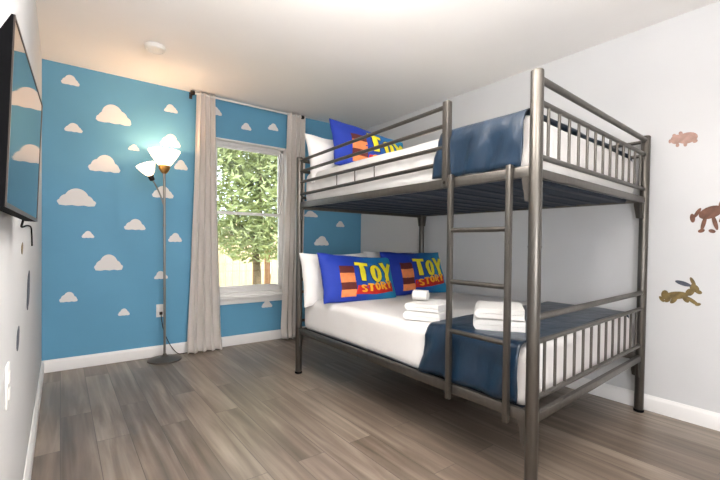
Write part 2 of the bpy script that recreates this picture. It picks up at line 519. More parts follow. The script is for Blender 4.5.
CL = [
 (0.061, 2.321, 0.124, 0.080, 0, 'small white cloud decal nearest the ceiling at the left end of blue wall'),
 (0.359, 2.107, 0.260, 0.160, 1, 'large white cloud decal high on blue wall, below the smoke detector'),
 (0.082, 1.946, 0.124, 0.072, 0, 'small white cloud decal second from top beside the television'),
 (0.293, 1.685, 0.233, 0.142, 2, 'large white cloud decal level with the lamp shades, left of them'),
 (0.105, 1.388, 0.264, 0.141, 0, 'widest white cloud decal, low pointed pile close to the left wall'),
 (0.507, 1.851, 0.088, 0.052, 2, 'tiny white cloud decal just left above the lit lamp shades'),
 (0.803, 2.251, 0.118, 0.073, 1, 'small white cloud decal high up, just left of the curtain bracket'),
 (0.800, 1.960, 0.177, 0.118, 2, 'medium white cloud decal directly above the big lamp shade'),
 (0.891, 1.748, 0.121, 0.092, 0, 'small white cloud decal between the big lamp shade and the curtain'),
 (0.740, 1.485, 0.182, 0.108, 0, 'medium white cloud decal behind lamp pole below the shades'),
 (0.518, 1.183, 0.169, 0.096, 2, 'medium white cloud decal at mid height left of lamp pole'),
 (0.180, 1.088, 0.088, 0.058, 0, 'tiny white cloud decal at mid height between two large clouds'),
 (0.325, 0.855, 0.211, 0.135, 0, 'lowest of the large white cloud decals, rounded and evenly domed'),
 (0.843, 1.075, 0.120, 0.083, 2, 'small white cloud decal right of lamp pole at mid height'),
 (0.727, 0.733, 0.115, 0.073, 1, 'small white cloud decal behind lamp pole, above the wall outlet'),
 (0.051, 0.583, 0.123, 0.081, 2, 'small white cloud decal low on the blue wall near left corner'),
 (0.437, 0.425, 0.090, 0.061, 0, 'tiny white cloud decal low down, left of the wall outlet'),
 (1.200, 2.314, 0.130, 0.083, 1, 'white cloud decal above window partly tucked behind left curtain'),
 (1.511, 2.218, 0.110, 0.071, 0, 'small white cloud decal centred above the window'),
 (1.806, 2.267, 0.120, 0.074, 2, 'small white cloud decal above the window, nearest the right curtain'),
 (1.190, 0.343, 0.140, 0.054, 2, 'flat white cloud decal below window partly behind left curtain'),
 (1.751, 0.385, 0.124, 0.075, 0, 'small white cloud decal under the right end of window sill'),
 (2.419, 1.064, 0.203, 0.110, 2, 'pointed white cloud decal seen between the bunks above the pillows'),
 (2.679, 1.268, 0.123, 0.072, 0, 'tiny white cloud decal seen between the bunks near the right corner'),
 (2.276, 1.367, 0.182, 0.070, 1, 'white cloud decal seen just under the upper bunk rail by its post'),
]
for x, z, ww, hh, kind, lab in CL:
    bm = bmesh.new()
    m4 = Matrix(((1, 0, 0, 0), (0, 0, -1, 0), (0, 1, 0, 0), (0, 0, 0, 1)))   # outline in x-z, thickness towards the room
    poly_prism(bm, [(a * ww, c * hh) for a, c in cloud_outline(kind)], m4, 0.0015)
    bmesh.ops.translate(bm, verts=bm.verts, vec=(x, D - 0.0002, z))
    o = obj('cloud_decal', bm, M['decal'], None, (x, D, z), smooth=False)
    tag(o, lab, 'wall decal', 'white cloud decals on the blue wall')

# ------------------------------------------------------------------ animal decals on the right wall, dark ones on the left wall
def ell(cx, cy, rx, ry, rot=0, n=20):
    c, s = math.cos(rot), math.sin(rot)
    return [(cx + rx * math.cos(2 * PI * k / n) * c - ry * math.sin(2 * PI * k / n) * s, cy + rx * math.cos(2 * PI * k / n) * s + ry * math.sin(2 * PI * k / n) * c) for k in range(n)]

def decal(name, shapes, x, y, z, nx, m, label, sub=None, vs=1.0):
    """shapes in (horizontal, up) metres; nx = +1 faces +x, -1 faces -x"""
    if nx < 0:   # right wall: picture-right = -y
        m4 = Matrix(((0, 0, -1, 0), (-1, 0, 0, 0), (0, 1, 0, 0), (0, 0, 0, 1)))
    else:
        m4 = Matrix(((0, 0, 1, 0), (1, 0, 0, 0), (0, 1, 0, 0), (0, 0, 0, 1)))
    bm = bmesh.new()
    for i, s in enumerate(shapes):
        poly_prism(bm, [(a, c * vs) for a, c in s], m4, 0.0012 + 0.00012 * i)
    bmesh.ops.recalc_face_normals(bm, faces=bm.faces)
    bmesh.ops.translate(bm, verts=bm.verts, vec=(x, y, z))
    o = obj(name, bm, m, None, (x, y, z), smooth=False)
    tag(o, label, 'wall decal', 'animal decals on the grey wall' if nx < 0 else 'dark decals on the left wall')
    if sub:
        for nm, sh, mm in sub:
            bm = bmesh.new()
            for i, s in enumerate(sh):
                poly_prism(bm, [(a, c * vs) for a, c in s], m4, 0.0026 + 0.0002 * i)
            bmesh.ops.recalc_face_normals(bm, faces=bm.faces)
            bmesh.ops.translate(bm, verts=bm.verts, vec=(x, y, z))
            obj(nm, bm, mm, o, smooth=False)
    return o
decal('pig_decal', [ell(.012, 0, .050, .033), ell(-.040, .002, .030, .028), ell(-.020, .034, .010, .012, .3), ell(-.052, .028, .009, .010, -.3),
      ell(-.034, -.034, .009, .012), ell(.004, -.036, .009, .014), ell(.050, -.026, .012, .010, .5), ell(-.072, -.004, .007, .012)],
      XR - .0002, .747, 1.690, -1, M['pink'], 'pink pig-shaped decal high on wall right of the bunk bed')
decal('pony_decal', [ell(.0, .01, .055, .026, .25), ell(.055, .045, .026, .018, .9), ell(.082, .072, .026, .014, -.2), ell(-.060, .010, .026, .009, .9),
      ell(-.082, -.012, .012, .020, .2), ell(-.030, -.035, .010, .034, -.3), ell(-.040, -.068, .016, .008, .2), ell(.020, -.034, .010, .034, .35), ell(.008, -.070, .016, .008, -.2),
      ell(.062, -.010, .012, .032, -.8), ell(.092, -.022, .012, .009, .3)],
      XR - .0002, .620, 1.226, -1, M['chestnut'], 'brown pony-shaped decal cut by the right picture edge, middle of three', vs=1.35)
decal('hare_decal', [ell(-.02, -.012, .058, .018, .12), ell(.045, .008, .022, .016, .5), ell(.066, .028, .024, .017, -.5), ell(.086, .012, .016, .009, -.2), ell(.058, .056, .009, .024, .55),
      ell(-.076, -.014, .020, .022), ell(-.092, -.036, .018, .009, -.7), ell(-.062, -.036, .018, .011, .6), ell(-.032, -.036, .022, .011, .7), ell(.026, -.026, .020, .011, -.7),
      ell(.056, -.030, .036, .009, -.5), ell(.084, -.044, .014, .007, .2)],
      XR - .0002, .752, .760, -1, M['olive'], 'olive running hare-shaped decal low on wall right of the bunk bed',
      sub=[('ear', [ell(.012, .046, .040, .010, -.22)], M['slate'])], vs=1.3)
decal('long_wall_decal', [ell(0, 0, .10, .070, .4), ell(.05, .045, .05, .04), ell(-.06, -.05, .05, .035)], XL + .0002, 2.36, .812, 1, M['slate'],
      'tall dark slate decal on left wall, below the hanging television cable')
decal('small_wall_decal', [ell(0, 0, .055, .035, .3), ell(.03, .02, .03, .02)], XL + .0002, 1.80, .697, 1, M['slate'],
      'lowest dark slate decal on left wall, above the baseboard')
decal('green_wall_decal', [ell(0, 0, .035, .020), ell(.02, .012, .02, .014)], XL + .0002, 1.985, 1.004, 1, M['olive'],
      'little olive decal on left wall, below the television')

# ------------------------------------------------------------------ television on the left wall
NT, FT, FB, NB = Vector((-.071, 1.006, 1.468)), Vector((-.047, 1.600, 1.462)), Vector((-.059, 1.600, 1.114)), Vector((-.084, 1.006, 1.102))
tv = thing('television', (-.10, 1.30, 1.10), 'flat black television hung on left wall, screen mirroring the blue clouds', 'television')
eu = (FT - NT); ev = (NB - NT); en = ev.cross(eu).normalized()
if en.x < 0: en = -en
def tvp(u, v, d):
    """u near->far, v top->bottom, d out of the screen"""
    return NT + eu * u + ev * v + en * d
def tv_block(bm, u0, u1, v0, v1, d0, d1):
    P = [bm.verts.new(tvp(u, v, d)) for d in (d0, d1) for u, v in ((u0, v0), (u1, v0), (u1, v1), (u0, v1))]
    for q in ((0, 1, 2, 3), (4, 7, 6, 5), (0, 4, 5, 1), (1, 5, 6, 2), (2, 6, 7, 3), (3, 7, 4, 0)):
        bm.faces.new([P[i] for i in q])
    bmesh.ops.recalc_face_normals(bm, faces=bm.faces)
b = bmesh.new(); pf = [(0, -.0006), (0, -.004), (.14, -.027), (1, -.027), (1, -.0006)]
A = [b.verts.new(tvp(0, v, d)) for v, d in pf]; B_ = [b.verts.new(tvp(1, v, d)) for v, d in pf]
b.faces.new(A); b.faces.new(B_[::-1])
for i in range(5): b.faces.new((A[i], B_[i], B_[(i + 1) % 5], A[(i + 1) % 5]))
bmesh.ops.recalc_face_normals(b, faces=b.faces)
obj('casing', b, M['black'], tv, smooth=False)
b = bmesh.new()
for q in ((0, 1, 0, .012), (0, 1, .975, 1), (0, .006, .012, .975), (.985, 1, .012, .975)):
    tv_block(b, *q, -.0005, .002)
obj('bezel', b, M['bezel'], tv, smooth=False)
b = bmesh.new(); tv_block(b, .006, .985, .012, .975, -.0005, .0008); obj('screen', b, M['screen'], tv, smooth=False)
b = bmesh.new(); box(b, (XL + .0005, 1.22, 1.20), (XL + .012, 1.40, 1.38), .002); obj('wall_bracket', b, M['darkmetal'], tv)
b = bmesh.new()
path_tube(b, [(-.082, 1.56, 1.13), (-.095, 1.63, 1.095), (-.110, 1.85, 1.085), (-.1135, 2.2, 1.10), (-.1135, 2.46, 1.10), (-.1135, 2.53, 1.07), (-.1135, 2.56, 1.01)], .0032)
obj('cable', b, M['black'], tv)

# ------------------------------------------------------------------ outlets
def outlet(x, y, z, face, label, plug=False):
    t = thing('wall_outlet', (x, y, z), label, 'outlet', None)
    if face == 'y':
        b = bmesh.new(); box(b, (x - .036, y - .006, z - .058), (x + .036, y, z + .058), .003); obj('cover_plate', b, M['plastic'], t)
        for dz in (.022, -.022):
            b = bmesh.new(); box(b, (x - .016, y - .0085, z + dz - .014), (x + .016, y - .0055, z + dz + .014), .001); obj('socket', b, M['plastic'], t)
    else:
        b = bmesh.new(); box(b, (x, y - .036, z - .058), (x + .006, y + .036, z + .058), .003); obj('cover_plate', b, M['plastic'], t)
        for dz in (.022, -.022):
            b = bmesh.new(); box(b, (x + .0055, y - .016, z + dz - .014), (x + .0085, y + .016, z + dz + .014), .001); obj('socket', b, M['plastic'], t)
    return t
outlet(.724, D, .411, 'y', 'white outlet with a dark plug low on the blue wall behind lamp')
outlet(XL, 1.43, .645, 'x', 'white outlet plate on left wall above the baseboard')

# ------------------------------------------------------------------ floor lamp
LX, LY = .728, 3.79
lamp = thing('floor_lamp', (LX, LY, 0), 'lit torchiere floor lamp with side reading shade, before the blue wall', 'floor lamp')
b = bmesh.new(); lathe(b, [(.132, 0), (.138, .004), (.136, .012), (.10, .024), (.04, .033), (.018, .045), (.012, .06)], Matrix.Translation((LX, LY, 0)), 48); obj('base', b, M['base'], lamp)
PX = LX - .010
b = bmesh.new(); tube(b, (LX, LY, .03), (PX, LY, 1.645), .0105, .0105, 16)
for z in (.62, 1.17): tube(b, (LX - .010 * z / 1.6, LY, z), (LX - .010 * z / 1.6, LY, z + .018), .0125, .0125, 16)
obj('pole', b, M['steel'], lamp)
b = bmesh.new(); lathe(b, [(.014, 1.625), (.030, 1.640), (.044, 1.668), (.046, 1.692), (.040, 1.694), (.012, 1.660)], Matrix.Translation((PX, LY, 0)), 32); obj('cup', b, M['brass'], lamp)
b = bmesh.new(); lathe(b, [(.036, 1.690), (.052, 1.700), (.074, 1.730), (.104, 1.775), (.129, 1.822), (.126, 1.824), (.100, 1.780), (.069, 1.737), (.046, 1.709), (.030, 1.700)], Matrix.Translation((PX, LY, 0)), 48)
obj('lamp_shade', b, M['shade'], lamp)
b = bmesh.new(); lathe(b, [(.001, 1.71), (.018, 1.72), (.026, 1.745), (.018, 1.77), (.001, 1.778)], Matrix.Translation((PX, LY, 0)), 20); obj('bulb', b, M['globe'], lamp)
arm = bmesh.new(); path_tube(arm, [(PX, LY, 1.34), (PX - .03, LY - .01, 1.43), (PX - .075, LY - .03, 1.52), (PX - .100, LY - .04, 1.56)], .006); ao = obj('arm', arm, M['steel'], lamp)
ax = Vector((-.42, -.30, .86)).normalized()
a1, a2 = frame_for(ax)
m4 = Matrix((a1, a2, ax)).transposed().to_4x4(); m4.translation = Vector((PX - .098, LY - .04, 1.552))
b = bmesh.new(); lathe(b, [(.008, -.004), (.020, .004), (.024, .040), (.020, .048)], m4, 24); obj('socket', b, M['darkmetal'], lamp)
b = bmesh.new(); lathe(b, [(.018, .044), (.030, .052), (.052, .085), (.076, .140), (.073, .142), (.048, .090), (.026, .060)], m4, 40); obj('reading_shade', b, M['shade'], lamp)
b = bmesh.new(); lathe(b, [(.001, .06), (.014, .068), (.020, .088), (.012, .106), (.001, .112)], m4, 16); obj('bulb', b, M['globe'], lamp)
b = bmesh.new(); path_tube(b, [(.724, D - .022, .388), (.728, D - .030, .33), (.745, D - .024, .24), (.775, D - .022, .15), (.82, D - .03, .06), (.87, D - .045, .006), (.93, D - .05, .005), (.98, D - .04, .005)], .0035, 8)
box(b, (.712, D - .030, .376), (.736, D - .009, .402), .003)
obj('power_cord', b, M['darkmetal'], lamp)

def point(name, loc, power, col, r):
    l = bpy.data.lights.new(name, 'POINT'); l.energy = power; l.color = col; l.shadow_soft_size = r
    o = bpy.data.objects.new(name, l); COL.objects.link(o); o.location = loc
    return o
point('torchiere_light', (PX, LY, 1.765), 12, (1.0, .58, .30), .03)
sp = m4 @ Vector((0, 0, .135))
point('reading_light', sp, 3, (1.0, .60, .32), .02)

# ------------------------------------------------------------------ ceiling things
b = bmesh.new(); lathe(b, [(.068, 2.4395), (.070, 2.430), (.066, 2.412), (.054, 2.404), (.050, 2.408), (.030, 2.403), (.004, 2.402)], Matrix.Translation((.540, 3.19, 0)), 40)
bmesh.ops.recalc_face_normals(b, faces=b.faces)
sd = obj('smoke_detector', b, M['plastic'], None, (.540, 3.19, 2.44))
tag(sd, 'round white smoke detector on the ceiling near the blue wall', 'smoke detector')

M['fill_opal'] = mat_emit('fill_bowl_glass', (1.0, .965, .92, 1), 24)  # glow of the added fill bowls
M['fill_opal_globe'] = mat_emit('fill_globe_glass', (.97, .98, 1.0, 1), 27)  # glow of the added fill globe
def fill_bowl(x, y, zb, label, up):  # unseen fixture, added to brighten the ceiling and room
    """added fill light shaped as a pendant bowl: glows below, throws light up at the ceiling"""
    t = thing('fill_light', (x, y, H), label, 'fill light', 'added fill lights out of view')
    X = Matrix.Translation((x, y, 0))
    b = bmesh.new(); lathe(b, [(.07, H - .0005), (.07, H - .02), (.02, H - .03), (.008, H - .04), (.008, zb - .02), (.03, zb - .03), (.001, zb - .032)], X, 24)
    bmesh.ops.recalc_face_normals(b, faces=b.faces); obj('stem', b, M['steel'], t)
    b = bmesh.new(); lathe(b, [(.001, zb - .045), (.10, zb - .040), (.17, zb - .022), (.20, zb), (.197, zb + .001), (.165, zb - .017), (.10, zb - .034), (.001, zb - .039)], X, 40)
    obj('bowl', b, M['fill_opal'], t)
    l = bpy.data.lights.new('fill_uplight', 'AREA'); l.shape = 'DISK'; l.size = .34; l.energy = up; l.color = (1.0, .98, .96)  # upward fill inside the added bowl
    o = bpy.data.objects.new('fill_uplight', l); COL.objects.link(o); o.location = (x, y, zb + .003); o.rotation_euler = (PI, 0, 0)
fill_bowl(.66, 1.02, 1.95, 'added fill light in a glass bowl in front of the bunk bed, out of the picture', 42)
fill_bowl(1.0, .25, 1.90, 'added fill light in a glass bowl near the entrance, out of the picture', 14)
gl = thing('fill_globe', (.50, -.80, 0), 'added fill light, round white globe on a stand by the entrance, out of the picture', 'floor lamp')  # unseen globe added as low fill for the bunks and walls
X = Matrix.Translation((.50, -.80, 0))
b = bmesh.new(); lathe(b, [(.14, 0), (.14, .012), (.03, .03), (.012, .05), (.012, .80), (.05, .815), (.001, .82)], X, 32); obj('stand', b, M['steel'], gl)
b = bmesh.new(); lathe(b, [(max(.001, .24 * math.sin(PI * k / 20)), 1.05 - .24 * math.cos(PI * k / 20)) for k in range(21)], X, 40); obj('globe', b, M['fill_opal_globe'], gl)

# ------------------------------------------------------------------ curtains and rod
rod = thing('curtain_rod', (1.55, D, 2.40), 'slim pale curtain rod with dark end brackets just under the ceiling', 'curtain rod')
b = bmesh.new(); tube(b, (.975, 3.885, 2.412), (2.13, 3.885, 2.412), .009, bev=.002); obj('rod', b, M['plastic'], rod)
for x in (.972, 2.12):
    b = bmesh.new(); tube(b, (x - .018, 3.885, 2.412), (x + .018, 3.885, 2.412), .019, .019, 16, .004)
    box(b, (x - .008, 3.885, 2.402), (x + .008, D - .0005, 2.420), .002); box(b, (x - .014, D - .006, 2.375), (x + .014, D - .0005, 2.432), .002)
    obj('bracket', b, M['darkmetal'], rod)
def curtain(x0t, x1t, x0b, x1b, npl, seed, label):
    bm = bmesh.new()
    z0, z1 = .012, 2.432
    def f(u, v):
        z = z1 + (z0 - z1) * v
        e = v ** 1.6
        a = x0t + (x0b - x0t) * e; c = x1t + (x1b - x1t) * e
        ph = 2 * PI * npl * u + .5 * math.sin(3 * v + seed) * v
        amp = .026 + .016 * v
        xx = a + (c - a) * u + .008 * math.sin(2 * ph + 1) * (.4 + v)
        yy = 3.885 + amp * math.sin(ph) * (1 + .3 * nz(u * 3, v * 2, seed)) + .012 * nz(u * 5 + seed, v * 5, 3)
        if v > .93:
            yy -= .04 * ((v - .93) / .07) ** 2
        yy = min(yy, D - .024)
        return Vector((xx, yy, z))
    grid(bm, f, npl * 14, 60)
    o = obj('curtain', bm, M['curtain'], None, ((x0b + x1b) / 2, 3.885, 0), ang=180)
    solid(o, .002, 0)
    return tag(o, label, 'curtain', 'curtains at the window')
curtain(1.005, 1.175, .925, 1.240, 4, 1.3, 'off-white pleated curtain on the left of window, next to floor lamp')
curtain(1.935, 2.150, 1.890, 2.110, 4, 4.1, 'off-white pleated curtain on the right of window, behind bunk bed post')

# ------------------------------------------------------------------ bunk bed
pA0, pA1 = Vector((1.517, 2.815, 0)), Vector((1.512, 2.815, 1.715))
pB0, pB1 = Vector((1.517, .853, 0)), Vector((1.517, .853, 1.738))
pC0, pC1 = Vector((2.915, .932, 0)), Vector((2.948, .932, 1.735))
pD0, pD1 = Vector((2.925, 2.850, 0)), Vector((2.925, 2.850, 1.715))
def onpost(a, c, z):
    return a + (c - a) * ((z - a.z) / (c.z - a.z))
bed = thing('bunk_bed', (2.2, 1.85, 0), 'grey metal full-over-full bunk bed standing along the right wall', 'bunk bed')
R = .0255
for a, c in ((pA0, pA1), (pB0, pB1), (pC0, pC1), (pD0, pD1)):
    b = bmesh.new(); tube(b, a, c, R, R, 28, .006)
    for z in (1.03,):
        q = onpost(a, c, z); tube(b, q, q + Vector((0, 0, .007)), R + .0012, R + .0012, 28)
    p = obj('post', b, M['metal'], bed)
    b = bmesh.new(); tube(b, a, a + Vector((0, 0, .016)), R + .003, R + .003, 24, .003); obj('foot_cap', b, M['black'], p)

def end_panel(a0, a1, c0, c1, zs, r_top, n=13):
    """zs: grab rail, spindle top rail, spindle bottom rail, base rail"""
    P = lambda z: (onpost(a0, a1, z), onpost(c0, c1, z))
    b = bmesh.new()
    tube(b, *P(zs[0]), r_top); tube(b, *P(zs[1]), .0115); tube(b, *P(zs[2]), .0115)
    o = obj('end_panel', b, M['metal'], bed)
    for k in range(n):
        t = (k + 1) / (n + 1)
        q0 = P(zs[2])[0].lerp(P(zs[2])[1], t); q1 = P(zs[1])[0].lerp(P(zs[1])[1], t)
        b = bmesh.new(); tube(b, q0, q1, .0068, .0068, 10); obj('spindle', b, M['metal'], o)
    b = bmesh.new(); p, q = P(zs[3]); bar(b, p, q, .022, .036); obj('end_rail', b, M['metal'], bed)
end_panel(pB0, pB1, pC0, pC1, (1.708, 1.617, 1.398, 1.330), .0145)
end_panel(pB0, pB1, pC0, pC1, (.748, .648, .418, .338), .0145)
end_panel(pA0, pA1, pD0, pD1, (1.690, 1.605, 1.398, 1.322), .0145)
end_panel(pA0, pA1, pD0, pD1, (.748, .648, .418, .338), .0145)
# side rails (front and back), upper and lower
for z0, z1 in ((1.316, 1.360), (.320, .367)):
    for p0, p1, q0, q1 in ((pA0, pA1, pB0, pB1), (pD0, pD1, pC0, pC1)):
        z = (z0 + z1) / 2
        b = bmesh.new(); bar(b, onpost(p0, p1, z), onpost(q0, q1, z), .022, z1 - z0); obj('side_rail', b, M['metal'], bed)
# guard rails: front from the far post to a short mid post, back over the full length
MY = 1.312
b = bmesh.new(); bar(b, (1.514, MY, 1.318), (1.514, MY, 1.740), .034, .036, .004); mp = obj('guard_post', b, M['metal'], bed)
b = bmesh.new(); tube(b, (1.494, MY, 1.342), (1.5, MY, 1.342), .008, .008, 12, .001); obj('bolt', b, M['darkmetal'], mp)
for zf, zn in ((1.686, 1.716), (1.600, 1.624), (1.516, 1.518), (1.420, 1.439)):
    b = bmesh.new(); tube(b, onpost(pA0, pA1, zf), (1.515, MY, zn), .0112, .0112, 14); obj('guard_rail', b, M['metal'], bed)
for y in (2.288, 2.078, 1.878):
    b = bmesh.new(); tube(b, (1.515, y, 1.43), (1.515, y, 1.518), .004, .004, 8); obj('guard_bar', b, M['metal'], bed)
for z in (1.700, 1.612):
    b = bmesh.new(); tube(b, onpost(pD0, pD1, z), onpost(pC0, pC1, z), .0112, .0112, 14); obj('guard_rail', b, M['metal'], bed)
# corner gussets under the rail joints
def gusset(p, d, z):
    b = bmesh.new(); d = Vector(d); s = Vector((-d.y, d.x, 0)) * .008
    pr = [(.0, 0), (.036, 0), (.035, -.02), (.028, -.06), (.022, -.100), (0, -.105)]
    A = [b.verts.new(p + d * (R - .006 + u) + Vector((0, 0, z + v)) - s) for u, v in pr]
    B = [b.verts.new(p + d * (R - .006 + u) + Vector((0, 0, z + v)) + s) for u, v in pr]
    n = len(pr)
    b.faces.new(A); b.faces.new(B[::-1])
    for i in range(n): b.faces.new((A[i], B[i], B[(i + 1) % n], A[(i + 1) % n]))
    bmesh.ops.recalc_face_normals(b, faces=b.faces)
    obj('corner_bracket', b, M['metal'], bed)
for z in (1.316, .320):
    for a, c, sg in ((pA0, pA1, -1), (pB0, pB1, 1), (pC0, pC1, 1), (pD0, pD1, -1)):
        q = onpost(a, c, z); gusset(Vector((q.x, q.y, 0)), (0, sg, 0), z + .003)
    for a, c, sg in ((pC0, pC1, -1), (pD0, pD1, -1)):
        q = onpost(a, c, z); gusset(Vector((q.x, q.y, 0)), (sg, 0, 0), z + .003)
# ladder
LXX = 1.488
b = bmesh.new(); box(b, (LXX - .010, 1.25, 1.12), (LXX - .004, 1.262, 1.13))
b.free()
b = bmesh.new()
lad_y = (1.262, .952)
bar(b, (LXX, lad_y[0], .298), (LXX, lad_y[0], 1.372), .024, .024, .004)
lad = obj('ladder', b, M['metal'], bed)
b = bmesh.new(); bar(b, (LXX, lad_y[1], .298), (LXX, lad_y[1], 1.372), .024, .024, .004); obj('stile', b, M['metal'], lad)
for z in (.628, .863, 1.106):
    b = bmesh.new(); tube(b, (LXX, lad_y[0] - .012, z), (LXX, lad_y[1] + .012, z), .0115, .0115, 14); obj('rung', b, M['metal'], lad)
for y in lad_y:
    b = bmesh.new(); box(b, (LXX, y - .012, 1.358), (1.528, y + .012, 1.366), .002); obj('hook', b, M['metal'], lad)
# bed bases: dark cloth-covered decks with cross slats under them
for z in (1.322, .330):
    b = bmesh.new(); box(b, (1.532, .94, z + .004), (2.895, 2.80, z + .016), .002); skew(b); dk = obj('bed_base', b, M['deck'], bed)
    for k in range(12):
        y = .97 + 1.73 * k / 11
        b = bmesh.new(); bar(b, (1.53, y, z), (2.90, y, z), .045, .006, .001); skew(b); obj('slat', b, M['slat'], dk)

# ------------------------------------------------------------------ mattresses, bedding
def mattress(zb, zt, label):
    b = bmesh.new(); box(b, (1.556, .902, zb), (2.880, 2.785, zt), .045, 4); skew(b)
    o = obj('mattress', b, M['white'], None, (2.2, 1.85, zb))
    tag(o, label, 'mattress', 'mattresses of the bunk bed')
    o2 = bmesh.new()
    # piping along the top edge
    pts = [(1.558, .904), (2.878, .904), (2.878, 2.783), (1.558, 2.783)]
    for i in range(4):
        p, q = pts[i], pts[(i + 1) % 4]
        tube(o2, (p[0], p[1], zt - .045), (q[0], q[1], zt - .045), .004, .004, 8)
    skew(o2)
    obj('piping', o2, M['pillow'], o)
    return o
mattress(.3465, .592, 'white mattress of the lower bunk under its coverlet')
mattress(1.3385, 1.570, 'white mattress of the upper bunk under its quilted coverlet')
def coverlet(zb, zt, m, label, seed, amp=.006):
    bm = bmesh.new()
    def disp(p, n):
        k = amp * (nz(p.x * 2.2 + seed, p.y * 2.2, p.z * 2.5) + .6 * nz(p.x * 5, p.y * 5 + seed, p.z * 6)) + .002
        s = .006 * nz(p.y * 7 + seed, p.z * 1.5, 5) * (1 - abs(n.z))
        return n * (k + s)
    rbox_shell(bm, (1.541, .888, zb), (2.890, 2.790, zt), .055, (26, 44, 6), disp); skew(bm)
    o = obj('coverlet', bm, m, None, (2.2, 1.85, zb), ang=180)
    solid(o, .003, -1)
    return tag(o, label, 'coverlet', 'white coverlets on the bunks')
coverlet(.3485, .606, M['white'], 'smooth white coverlet over the lower bunk mattress', 1.7)
coverlet(1.3405, 1.592, M['quilt'], 'white quilted coverlet over the upper bunk mattress', 6.2)

def throw(y0, y1, zb, zt, label, seed, slant=0):
    """navy bed runner laid across the bed, hanging down in front and behind"""
    xf, xb, r = 1.529, 2.899, .05
    path = [(xf, zb)]
    for k in range(7):
        path.append((xf, zb + (zt - r - zb) * (k + 1) / 7))
    for k in range(1, 7):
        a = PI - (PI / 2) * k / 6
        path.append((xf + r + r * math.cos(a), zt - r + r * math.sin(a)))
    for k in range(1, 31):
        path.append((xf + r + (xb - xf - 2 * r) * k / 30, zt))
    for k in range(1, 7):
        a = PI / 2 - (PI / 2) * k / 6
        path.append((xb - r + r * math.cos(a), zt - r + r * math.sin(a)))
    for k in range(1, 4):
        path.append((xb, zt - r - .02 * k))
    n = len(path) - 1
    bm = bmesh.new()
    def f(u, v):
        i = min(int(round(u * n)), n)
        x, z = path[i]
        drop = max(0, (zt - r - z)) if i < 12 else 0
        w0 = y0 + .018 * nz(x * 4, z * 4, seed) ; w1 = y1 + .018 * nz(x * 4 + 9, z * 4, seed)
        w1 += slant * drop; w0 += .35 * slant * drop
        if i < 12: w0 += 0
        y = w0 + (w1 - w0) * v
        # folds: run down the front, flat on top
        fold = .024 * math.sin(v * 17 + 2.6 * nz(y * 4, z * 5, seed) - 9 * drop) * min(1, drop / .08) * (.45 + .55 * v) + .010 * nz(y * 7, z * 9 + x * 3, seed) + .012
        fold = max(fold, .0005)
        if i < 8:
            x -= min(fold, .040) * .8
        elif i > n - 8:
            x += .004
        else:
            z += .55 * min(fold, .02) + .002
        return Vector((x, y, z))
    grid(bm, f, n, 46); skew(bm)
    o = obj('bed_throw', bm, M['navy'], None, (2.2, (y0 + y1) / 2, zb), ang=180)
    solid(o, .006, 0)
    return tag(o, label, 'bed throw', 'navy bed throws')
throw(.918, 1.450, .376, .618, 'navy satin throw across the foot of the lower bunk, under towels', 2.0, .16)
throw(.915, 1.375, 1.368, 1.604, 'navy satin throw across the foot of the upper bunk', 8.4, .16)

# ------------------------------------------------------------------ pillows
def pillow_fn(w, h, t, seed):
    def S(u, v, side):
        cu = abs(u); cv = abs(v)
        x = w / 2 * u * (1 - .055 * (1 - v * v) * cu)
        y = h / 2 * v * (1 - .085 * (1 - u * u) * cv)
        p = max(0, (1 - u * u) * (1 - v * v))
        z = side * t / 2 * p ** .42
        z += .010 * nz(u * 2.2 + seed, v * 2.2, seed) * (p ** .3) + .006 * nz(u * 5 + seed, v * 6, side) * p ** .3
        x += .006 * nz(v * 3, seed, 1); y += .006 * nz(u * 3, seed, 2)
        return Vector((x, y, z))
    return S
def pillow_mtx(c, lean, yaw, roll=0):
    """standing pillow: local x along width, y up, z out of the front (towards -y)"""
    m0 = Matrix(((1, 0, 0), (0, 0, -1), (0, 1, 0))).to_4x4()      # x->x, y->z, z->-y
    return Matrix.Translation(c) @ Matrix.Rotation(yaw, 4, 'Z') @ Matrix.Rotation(-lean, 4, 'X') @ Matrix.Rotation(roll, 4, 'Y') @ m0
def pillow(c, w, h, t, lean, yaw, roll, m, label, group, seed):
    S = pillow_fn(w, h, t, seed); bm = bmesh.new(); N = 30
    for side in (1, -1):
        V = [[None] * (N + 1) for _ in range(N + 1)]
        for i in range(N + 1):
            for j in range(N + 1):
                u = math.sin((i / N - .5) * PI); v = math.sin((j / N - .5) * PI)
                V[i][j] = bm.verts.new(S(u, v, side))
        for i in range(N):
            for j in range(N):
                q = (V[i][j], V[i + 1][j], V[i + 1][j + 1], V[i][j + 1])
                bm.faces.new(q if side > 0 else q[::-1])
    bmesh.ops.remove_doubles(bm, verts=bm.verts, dist=.0012)
    me_m = pillow_mtx(Vector((0, 0, 0)), lean, yaw, roll)
    o = obj('pillow', bm, m, None, (0, 0, 0), ang=180)
    o.matrix_world = Matrix.Translation(c) @ me_m
    tag(o, label, 'pillow', group)
    return o, S

